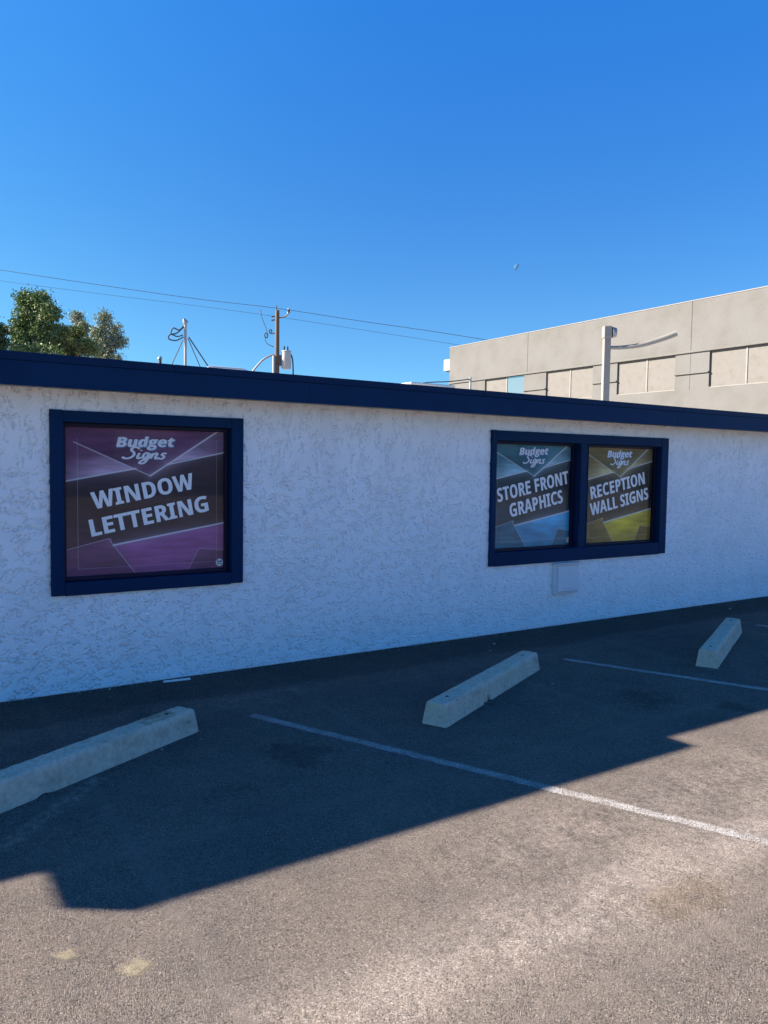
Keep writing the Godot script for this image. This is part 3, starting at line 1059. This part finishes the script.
# ------------------------------------------------------------------ tall building on the right
func build_tall() -> void:
	var X := 26.0
	var z0 := -27.56
	var z1 := -1.0
	var yh := 6.22        # window heads
	var ys := 4.815       # sills
	var top := 8.13
	var b := thing("concrete_building", "tall beige concrete building with boarded windows behind the shop", "building", Vector3(X, 0, 0))
	# wall shell below and the two hidden sides
	mi("wall", box(Vector3(0, 0, z0), Vector3(0.35, ys, z1)), M.tilt, b)
	mi("wall", box(Vector3(0.35, 0, z0), Vector3(16, top - 0.02, z0 + 0.35)), M.tilt, b)
	mi("wall", box(Vector3(0.35, 0, z1 - 0.35), Vector3(16, top - 0.02, z1)), M.tilt, b)
	mi("wall", box(Vector3(15.65, 0, z0 + 0.35), Vector3(16, top - 0.02, z1 - 0.35)), M.tilt, b)
	mi("roof", box(Vector3(0.35, 7.4, z0 + 0.35), Vector3(15.65, 7.6, z1 - 0.35)), M.roof, b)
	# upper panels with open joints between them, on a recessed backing
	mi("backing", box(Vector3(0.05, yh + 0.02, z0 + 0.02), Vector3(0.35, top - 0.03, z1 - 0.02)), M.tilt, b)
	var cuts := [z0, -21.53, -12.63, -3.73, z1]
	for i in cuts.size() - 1:
		mi("panel", box(Vector3(0, yh + 0.02, cuts[i] + (0.006 if i > 0 else 0.0)), Vector3(0.049, top, cuts[i + 1] - (0.006 if i < 3 else 0.0)), 0.006), M.tilt, b)
	mi("coping", box(Vector3(-0.015, top + 0.001, z0 - 0.02), Vector3(0.36, top + 0.035, z1)), M.white_paint, b)
	mi("ledge", box(Vector3(-0.065, yh - 0.035, z0), Vector3(-0.001, yh + 0.05, z1), 0.012), M.tilt_ledge, b)
	# windows, each with two panels, and the piers between
	var bays := [[-24.60, -21.74], [-20.27, -17.45], [-16.13, -13.30], [-11.82, -9.0], [-7.5, -4.7]]
	var prev := z0
	for k in bays.size() + 1:
		var e: float = bays[k][0] if k < bays.size() else z1
		if e - prev > 1.0 and prev < -12.7 and e > -12.6:
			mi("pier", box(Vector3(0, ys, prev), Vector3(0.35, yh + 0.019, -12.637)), M.tilt, b)
			mi("pier", box(Vector3(0, ys, -12.623), Vector3(0.35, yh + 0.019, e)), M.tilt, b)
		else:
			mi("pier", box(Vector3(0, ys, prev), Vector3(0.35, yh + 0.019, e)), M.tilt, b)
		if k > 0 and k < bays.size():
			mi("pier_ledge", box(Vector3(-0.065, 5.39, prev), Vector3(-0.001, 5.44, e), 0.008), M.tilt_ledge, b)
		if k < bays.size():
			prev = bays[k][1]
	for k in bays.size():
		var a: float = bays[k][0]
		var c: float = bays[k][1]
		var mid := (a + c) * 0.5 + (0.16 if k == 0 else 0.05)
		var w := mi("window", box(Vector3(0.19, ys, a), Vector3(0.34, yh + 0.018, c)), M.inside, b)
		mi("sill", box(Vector3(0.0, ys + 0.001, a + 0.001), Vector3(0.186, ys + 0.04, c - 0.001), 0.006), M.white_paint, w)
		mi("mullion", box(Vector3(0.050, ys + 0.041, mid - 0.035), Vector3(0.186, yh + 0.015, mid + 0.035), 0.006), M.white_paint, w)
		mi("board", box(Vector3(0.075, ys + 0.041, a + 0.002), Vector3(0.185, yh + 0.015, mid - 0.036), 0.004), M.board, w)
		if k == 0:
			mi("glass", box(Vector3(0.075, ys + 0.041, mid + 0.036), Vector3(0.185, yh + 0.015, c - 0.002)), M.window_glass, w)
		else:
			mi("board", box(Vector3(0.075, ys + 0.041, mid + 0.036), Vector3(0.185, yh + 0.015, c - 0.002), 0.004), M.board, w)

	var wb := thing("wall_unit", "small white box on the far corner of the concrete building", "equipment box", Vector3(X + 0.25, 6.95, z0 - 0.3))
	mi("cabinet", box(Vector3(-0.22, 0, -0.26), Vector3(0.4, 0.60, 0.27), 0.02), M.pvc, wb)
	mi("bracket", box(Vector3(-0.1, -0.05, -0.2), Vector3(0.3, -0.001, 0.299)), M.galv, wb)

func build_opposite() -> void:
	# unseen building, added behind the viewer to block low sky in the panes' reflections
	var m := triplanar(mat(lin(0.032, 0.032, 0.038), 0.9, 0, 0.2), 4.0, M.board.albedo_texture)
	var b := thing("added_building", "long dark building added out of view to dim the reflections in the shop windows", "building", Vector3(0, 0, 34))
	mi("wall", box(Vector3(-25, 0, 0), Vector3(70, 3.7, 9)), m, b)
	mi("parapet", box(Vector3(-25.1, 3.7, -0.1), Vector3(70.1, 4.0, 9.1)), M.tilt_ledge, b)
	for k in 15:
		var x := -20.0 + k * 6.0
		var w := mi("window", box(Vector3(x, 0.9, -0.03), Vector3(x + 3.0, 3.2, -0.001)), M.window_glass, b)
		mi("frame", box(Vector3(x - 0.1, 3.201, -0.06), Vector3(x + 3.1, 3.35, -0.001)), M.white_paint, w)

# ------------------------------------------------------------------ roof things, poles, wires
func build_roof_things() -> void:
	var d := 14.0
	# square painted post with a cap, a junction box and a bent pipe arm
	var base := at(605, 400, d); base.y = 2.485
	var topy := at(605, 328, d).y
	var p := thing("roof_post", "tall white square post with bent pipe arm on the shop roof", "post", base, -0.58)
	mi("shaft", box(Vector3(-0.06, 0, -0.06), Vector3(0.06, topy - base.y - 0.2, 0.06), 0.008), M.post_paint, p)
	mi("base_plate", box(Vector3(-0.14, -0.001, -0.14), Vector3(0.14, 0.012, 0.14), 0.003), M.galv, p)
	mi("cap", box(Vector3(-0.075, topy - base.y - 0.2, -0.075), Vector3(0.075, topy - base.y + 0.02, 0.075), 0.015), M.post_paint, p)
	mi("junction_box", tube([Vector3(0.09, topy - base.y - 0.09, 0), Vector3(0.16, topy - base.y - 0.09, 0)], [0.10, 0.085], 12), M.galv, p)
	var inv := p.transform.affine_inverse()
	var arm := []
	for q in [[607, 347.5, 13.93], [622, 347.5, 13.9], [641, 345, 13.85], [660, 339.5, 13.8], [676.5, 333.3, 13.75]]:
		arm.append(inv * at(q[0], q[1], q[2]))
	mi("pipe_arm", tube(curve(arm, 5), range(21).map(func(k): return 0.030 + 0.0011 * k), 10), M.post_paint, p)

	# service mast with drip loops and stays
	var mb := at(185.4, 363, d); mb.y = 2.485
	var mt := at(185.4, 321, d)
	var hgt := mt.y - mb.y
	var m := thing("service_mast", "grey service mast with looped cables on the shop roof", "mast", mb)
	mi("pipe", tube([Vector3(0, 0, 0), Vector3(0, hgt - 0.06, 0)], [0.026], 10), M.galv, m)
	mi("weather_head", tube([Vector3(0, hgt - 0.07, 0), Vector3(0, hgt - 0.02, 0), Vector3(-0.03, hgt + 0.03, 0)], [0.036, 0.05, 0.02], 10), M.galv, m)
	inv = m.transform.affine_inverse()
	for lp in [[[183.5, 326], [179, 330], [173.5, 328], [171, 333], [177, 336.5], [183, 335]], [[183.5, 327], [177, 333], [169.5, 335], [169, 339], [176, 340.5], [183.5, 337]]]:
		var q := []
		for e in lp: q.append(inv * at(e[0], e[1], d - 0.05))
		mi("cable_loop", tube(curve(q, 5), [0.012], 6), M.cable, m)
	for g in [[[183, 340], [173, 362]], [[188, 338.5], [198.9, 364]], [[188.7, 337], [206.6, 364]]]:
		var a: Vector3 = inv * at(g[0][0], g[0][1], d)
		var e2: Vector3 = inv * at(g[1][0], g[1][1], d + 0.3)
		var down := a + (e2 - a) * (a.y / (a.y - e2.y))
		down.y = 0.0
		mi("stay", tube([a, down], [0.013 if g[1][0] > 200 else 0.008], 6), M.cable, m)

	# white pipe lying on blocks near the roof edge
	var pz := -1.2
	var pt := thing("roof_pipe", "white pipe on short blocks along the shop roof edge", "pipe", Vector3(0, 2.485, pz))
	var q0 := at(208, 367.3, 7.0); var q1 := at(252, 371, 7.0)
	var t0 := (pz - CAM_AT.z) / (q0.z - CAM_AT.z)
	var t1 := (pz - CAM_AT.z) / (q1.z - CAM_AT.z)
	q0 = CAM_AT + (q0 - CAM_AT) * t0
	q1 = CAM_AT + (q1 - CAM_AT) * t1
	var y0 := q0.y - 2.485
	var y1 := q1.y - 2.485
	mi("pipe", tube([Vector3(q0.x, y0 - 0.01, 0), Vector3(q0.x + 0.05, y0, 0), Vector3(q1.x - 0.1, y1, 0), Vector3(q1.x, y1 - 0.03, 0)], [0.019], 10), M.pvc, pt)
	for e in [0.12, 0.85]:
		var bx := lerpf(q0.x, q1.x, e)
		mi("block", box(Vector3(bx - 0.06, 0, -0.05), Vector3(bx + 0.06, lerpf(y0, y1, e) - 0.018, 0.05), 0.005), M.soffit, pt)

	# little mushroom vent
	var vp := at(160, 358, 9.5)
	var vent := thing("roof_vent", "small dark vent cap on the shop roof beside the trees", "vent", Vector3(vp.x, 2.485, vp.z))
	mi("pipe", tube([Vector3(0, 0, 0), Vector3(0, vp.y - 2.485, 0)], [0.02], 8), M.cable, vent)
	mi("hood", tube([Vector3(0, vp.y - 2.50, 0), Vector3(0, vp.y - 2.48, 0), Vector3(0, vp.y - 2.465, 0)], [0.03, 0.026, 0.012], 10), M.galv, vent)

	# low pale curb and thin standpipe towards the right
	var cv := at(424, 387.4, 11.5)
	var curb := thing("roof_curb", "low white metal curb on the shop roof in mid view", "roof curb", Vector3(cv.x, 2.485, cv.z))
	mi("flashing", box(Vector3(-0.36, 0, -0.2), Vector3(0.36, cv.y - 2.485, 0.2), 0.02), M.pvc, curb)
	mi("lid", box(Vector3(-0.40, cv.y - 2.485 + 0.001, -0.24), Vector3(0.40, cv.y - 2.45, 0.24), 0.01), M.pvc, curb)
	var sp := at(470.5, 377, 13.0)
	var stand := thing("stand_pipe", "thin grey standpipe with a slack wire on the shop roof", "pipe", Vector3(sp.x, 2.485, sp.z))
	mi("pipe", tube([Vector3(0, 0, 0), Vector3(0, sp.y - 2.485, 0)], [0.018], 8), M.galv, stand)
	inv = stand.transform.affine_inverse()
	mi("slack_wire", tube(curve([inv * at(470.5, 379, 13), inv * at(450, 381.5, 12.9), inv * at(428, 382.5, 12.8), inv * at(405, 386, 12.7)], 4), [0.009], 6), M.cable, stand)

func build_utility() -> void:
	var d := 50.0
	var b := at(277, 372, d); b.y = 0
	var topy := at(277, 311, d).y
	var u := thing("utility_pole", "brown wooden utility pole with grey transformer behind the shop", "utility pole", b)
	mi("pole", tube([Vector3(0, 0, 0), Vector3(0, topy, 0)], [0.19, 0.13], 12), M.pole_wood, u)
	var inv := u.transform.affine_inverse()
	var L := func(px, py, dd = 50.0): return inv * at(px, py, dd)
	mi("pole_pin", tube([Vector3(-0.08, topy - 0.25, 0), Vector3(-0.08, topy + 0.28, 0)], [0.035, 0.05], 8), M.insulator, u)
	var arm := mi("cross_arm", tube(curve([L.call(279, 317.5), L.call(284, 317), L.call(287.5, 314.5), L.call(288.7, 310.5)], 4), [0.055], 8), M.galv, u)
	mi("insulator", tube([L.call(288.7, 313), L.call(288.7, 308.5)], [0.10, 0.06], 8), M.insulator, arm)
	mi("bracket", tube([L.call(276, 316.5), L.call(271.5, 316.5)], [0.05], 8), M.insulator, u)
	mi("bracket", tube([L.call(276, 319.5), L.call(271.5, 320.5)], [0.05], 8), M.insulator, u)
	for c in [[266.2, 335.5, 1.0], [270.6, 331.5, 0.8]]:
		var loop := []
		for k in 11:
			var w := TAU * k / 10.0
			loop.append(L.call(c[0] + 1.5 * c[2] * cos(w), c[1] + 2.6 * c[2] * sin(w)))
		mi("cutout", tube(loop, [0.035], 6), M.cable, u)
	mi("cutout_arm", tube([L.call(276, 333.5), L.call(270, 333.5)], [0.045], 6), M.galv, u)
	mi("drop_wire", tube(curve([L.call(260.5, 309), L.call(262, 318), L.call(266, 328), L.call(267, 333)], 4), [0.022], 5), M.wire, u)
	mi("drop_wire", tube(curve([L.call(265, 339), L.call(267, 343.5), L.call(274, 347)], 4), [0.022], 5), M.wire, u)
	# transformer can: ribbed body with lid, bushings and hanger
	var tc: Vector3 = L.call(286.2, 369)
	var th: Vector3 = L.call(286.2, 352)
	var hh := th.y - tc.y
	var tr := mi("transformer", tube([Vector3(tc.x, tc.y, tc.z), Vector3(tc.x, tc.y + 0.06, tc.z), Vector3(tc.x, tc.y + hh - 0.05, tc.z), Vector3(tc.x, tc.y + hh, tc.z)], [0.25, 0.30, 0.30, 0.30], 16), M.transformer, u)
	mi("lid", tube([Vector3(tc.x, tc.y + hh, tc.z), Vector3(tc.x, tc.y + hh + 0.04, tc.z), Vector3(tc.x, tc.y + hh + 0.09, tc.z)], [0.325, 0.325, 0.2], 16), M.transformer, tr)
	for o in [-0.14, 0.10]:
		mi("bushing", tube([Vector3(tc.x + o, tc.y + hh + 0.08, tc.z), Vector3(tc.x + o, tc.y + hh + 0.36, tc.z)], [0.06, 0.035], 8), M.insulator, tr)
	mi("hanger", box(Vector3(0.10, tc.y + 0.2, -0.12), Vector3(tc.x, tc.y + hh - 0.2, 0.06)), M.galv, tr)
	mi("riser_pipe", tube(curve([L.call(275, 355), L.call(271, 355.5), L.call(264, 359), L.call(257, 366), L.call(250, 375)], 4), [0.065], 8), M.galv, u)
	mi("service_cable", tube(curve([L.call(290, 353), L.call(292.2, 358), L.call(293, 366), L.call(293.2, 378)], 4), [0.045], 6), M.cable, u)
	mi("meter_box", box(Vector3(-0.30, at(277, 358, d).y - 1.0, -0.10), Vector3(-0.15, at(277, 356, d).y, 0.10), 0.02), M.galv, u)

	var w1 := [at(-160, 243, 58), at(-80, 256, 55), at(0, 269.8, 52), at(100, 285, 51), at(200, 299.3, 50.3), at(275, 308, 50), at(360, 321, 49.5), at(440, 332.5, 49), at(520, 345.5, 48.5)]
	tag(mi("power_line", tube(curve(w1, 4), [0.017], 5), M.wire), "upper of the two power lines crossing the sky", "power line", "overhead power lines")
	var w2 := [at(-160, 257, 58), at(-80, 269.3, 55), at(0, 280.7, 52), at(100, 293.8, 51), at(200, 306.2, 50.3), at(271.8, 316, 50), at(360, 329.5, 49.5), at(440, 342, 49), at(520, 355, 48.5)]
	tag(mi("power_line", tube(curve(w2, 4), [0.011], 5), M.wire), "lower and fainter of the two power lines in the sky", "power line", "overhead power lines")

# ------------------------------------------------------------------ trees
func build_tree(called: String, label: String, depth: float, lobes: Array, trunk: Vector2, leaf: Color, leaf2: Color, size: float, dens: float, seed_: int) -> void:
	# lobes: [px, py, radius px, squash]; leaves cluster into sprays inside each lobe
	var rng := RandomNumberGenerator.new()
	rng.seed = seed_
	var foot := at(trunk.x, trunk.y, depth); foot.y = 0
	var t := thing(called, label, "tree", foot, 0.0, "trees behind the shop")
	var bark := triplanar(mat(lin(0.11, 0.085, 0.065), 0.95), 1.0, M.board.albedo_texture)
	var st := SurfaceTool.new()
	st.begin(Mesh.PRIMITIVE_TRIANGLES)
	st.set_smooth_group(0)
	var fork := at(trunk.x, trunk.y, depth) - foot
	add_tube(st, [Vector3.ZERO, fork * 0.5 + Vector3(0.1, 0, 0.05), fork], [0.22, 0.17, 0.13], 9)
	var centres := []
	for l in lobes:
		var c := at(l[0], l[1], depth + rng.randf_range(-0.9, 0.9)) - foot
		var r: float = l[2] / FOCAL * depth
		centres.append([c, r, l[3]])
		add_tube(st, curve([fork + Vector3(0, -0.5, 0), fork.lerp(c, 0.5) + Vector3(rng.randf_range(-.2, .2), -0.1, rng.randf_range(-.2, .2)), c, c + Vector3(rng.randf_range(-.3, .3), r * 0.7, rng.randf_range(-.3, .3))], 3), [0.09, 0.085, 0.08, 0.07, 0.06, 0.05, 0.045, 0.035, 0.03, 0.02], 5)
	st.generate_normals()
	mi("trunk", st.commit(), bark, t)
	var V := PackedVector3Array()
	var C := PackedColorArray()
	for e in centres:
		var c: Vector3 = e[0]
		var r: float = e[1]
		var sprays := int(dens * (60.0 + 900.0 * r * r))
		for s in sprays:
			# sprays sit mostly in the outer part of the lobe, outline broken up
			var dir := Vector3(rng.randfn(), rng.randfn(), rng.randfn()).normalized()
			var rad := r * pow(rng.randf(), 0.38) * (0.82 + 0.30 * sin(dir.x * 5 + dir.y * 7 + seed_) * cos(dir.z * 6))
			var sc := c + Vector3(dir.x, dir.y * e[2], dir.z) * rad
			var tone := rng.randf_range(0.72, 1.25)
			var mixc := leaf.lerp(leaf2, rng.randf())
			for k in rng.randi_range(5, 9):
				var q := sc + Vector3(rng.randfn(), rng.randfn() * 0.8, rng.randfn()) * size * 1.3
				var a := Vector3(rng.randfn(), rng.randfn(), rng.randfn()).normalized()
				var b := a.cross(Vector3(rng.randfn(), rng.randfn(), rng.randfn())).normalized()
				var ln := size * rng.randf_range(0.6, 1.2)
				var wd := ln * 0.36
				var col := Color(mixc.r * tone, mixc.g * tone, mixc.b * tone)
				for p in [q - a * ln, q + b * wd, q + a * ln, q - a * ln, q + a * ln, q - b * wd]:
					V.append(p)
					C.append(col)
	var arr := []
	arr.resize(Mesh.ARRAY_MAX)
	arr[Mesh.ARRAY_VERTEX] = V
	arr[Mesh.ARRAY_COLOR] = C
	var N := PackedVector3Array()
	N.resize(V.size())
	for i in range(0, V.size(), 3):
		var n := (V[i + 2] - V[i]).cross(V[i + 1] - V[i]).normalized()
		N[i] = n; N[i + 1] = n; N[i + 2] = n
	arr[Mesh.ARRAY_NORMAL] = N
	var mesh := ArrayMesh.new()
	mesh.add_surface_from_arrays(Mesh.PRIMITIVE_TRIANGLES, arr)
	var lm := mat(Color(1, 1, 1), 0.6, 0, 0.35)
	lm.vertex_color_use_as_albedo = true
	lm.cull_mode = BaseMaterial3D.CULL_DISABLED
	lm.backlight_enabled = true
	lm.backlight = Color(0.45, 0.5, 0.3)
	mi("crown", mesh, lm, t)

func build_trees() -> void:
	build_tree("leafy_tree", "tall dense green tree behind the roof at the left", 32.0,
		[[26, 300, 12, 0.9], [40, 300, 11, 0.9], [50, 313, 12, 1.0], [30, 318, 17, 1.0], [20, 332, 14, 1.0], [44, 332, 16, 1.0], [30, 345, 22, 0.9], [35, 366, 32, 0.8]],
		Vector2(34, 352), Color(0.06, 0.11, 0.045), Color(0.15, 0.20, 0.075), 0.075, 1.0, 701)
	build_tree("olive_tree", "low olive green tree between the dense and the feathery ones", 34.0,
		[[62, 332, 9, 0.9], [76, 334, 10, 0.9], [56, 345, 12, 0.9], [72, 348, 14, 0.9], [88, 348, 11, 0.9], [72, 366, 24, 0.7]],
		Vector2(70, 356), Color(0.075, 0.115, 0.04), Color(0.165, 0.19, 0.07), 0.07, 0.95, 711)
	build_tree("feathery_tree", "thin grey-green feathery tree right of the dense one", 37.0,
		[[77, 318, 8, 1.1], [84, 328, 8, 1.0], [104, 320, 9, 1.25], [98, 334, 10, 1.0], [114, 333, 10, 1.1], [120, 342, 8, 1.0], [106, 346, 13, 0.9], [90, 346, 9, 0.9], [106, 364, 20, 0.7]],
		Vector2(103, 352), Color(0.14, 0.165, 0.105), Color(0.26, 0.275, 0.20), 0.062, 0.75, 721)
	build_tree("dark_tree", "dark green tree cut by the left edge of the view", 31.0,
		[[-12, 326, 14, 1.0], [-1, 331, 8, 1.0], [-2, 345, 11, 1.0], [-16, 345, 18, 0.9]],
		Vector2(-12, 350), Color(0.03, 0.055, 0.025), Color(0.06, 0.085, 0.03), 0.075, 1.0, 731)

# ------------------------------------------------------------------ small things
func chip_mesh(rng: RandomNumberGenerator, size: float, flat: float) -> ArrayMesh:
	# an irregular faceted scrap
	var st := start()
	var n := 7
	var lo := []
	var hi := []
	for k in n:
		var w := TAU * k / n
		var r := size * rng.randf_range(0.6, 1.1)
		lo.append(Vector3(cos(w) * r, 0, sin(w) * r * 0.7))
		hi.append(Vector3(cos(w) * r * 0.75, size * flat * rng.randf_range(0.7, 1.2), sin(w) * r * 0.5))
	var c := Vector3(0, size * flat, 0)
	for k in n:
		var k2 := (k + 1) % n
		quad(st, lo[k], lo[k2], hi[k2], hi[k], (lo[k] + lo[k2]))
		tri(st, hi[k], hi[k2], c, Vector3.UP)
	return done(st)

func build_small() -> void:
	var strip := thing("wood_strip", "short white strip lying at the foot of the stucco wall", "strip", Vector3(1.99, 0.0, 0.075), -0.10)
	mi("lath", box(Vector3(-0.108, 0.001, -0.012), Vector3(0.108, 0.013, 0.014), 0.002), mat(lin(0.78, 0.78, 0.76), 0.7), strip)
	var rng := RandomNumberGenerator.new()
	rng.seed = 88
	var pale := mat(lin(0.34, 0.33, 0.32), 0.9)
	for p in [[5.111, 0.34, 0.026], [4.881, 0.546, 0.02], [4.077, 1.884, 0.016], [4.581, 1.675, 0.024], [4.034, 2.218, 0.018], [1.69, 1.468, 0.016], [1.426, 1.514, 0.018], [0.564, 1.992, 0.010], [1.041, 1.893, 0.010], [1.425, 0.248, 0.012], [9.052, 0.332, 0.035]]:
		var o := mi("stone_chip", chip_mesh(rng, p[2] * 0.75, 0.4), pale, self, Vector3(p[0], 0.001, p[1]))
		o.rotation.y = rng.randf() * TAU
		tag(o, "tiny pale stone chip lying on the shaded asphalt", "stone chip", "pale chips on the asphalt")
	# the moon: the sunlit half of a far sphere
	var st := SurfaceTool.new()
	st.begin(Mesh.PRIMITIVE_TRIANGLES)
	st.set_smooth_group(0)
	var ax := sun_dir
	var ay := ax.cross(Vector3.UP).normalized()
	var az := ax.cross(ay)
	var P := func(i, k):
		var th: float = PI * 0.5 * i / 10.0
		var ph: float = TAU * k / 24.0
		return (ax * cos(th) + (ay * cos(ph) + az * sin(ph)) * sin(th)) * 1.75
	for i in 10:
		for k in 24:
			var n: Vector3 = P.call(i, k) + P.call(i + 1, k + 1)
			if i > 0:
				tri(st, P.call(i, k), P.call(i, k + 1), P.call(i + 1, k + 1), n)
			tri(st, P.call(i, k), P.call(i + 1, k + 1), P.call(i + 1, k), n)
	var moon := mi("moon", done(st), mat(lin(0.045, 0.115, 0.20), 1.0, 0, 0.0), self, at(517.5, 267.5, 400))
	tag(moon, "faint pale half moon in the blue sky", "moon")

func _ready() -> void:
	setup_light()
	setup_materials()
	build_ground()
	build_shop()
	build_tall()
	build_opposite()
	build_trees()
	build_signs()
	build_stops()
	build_roof_things()
	build_utility()
	build_small()
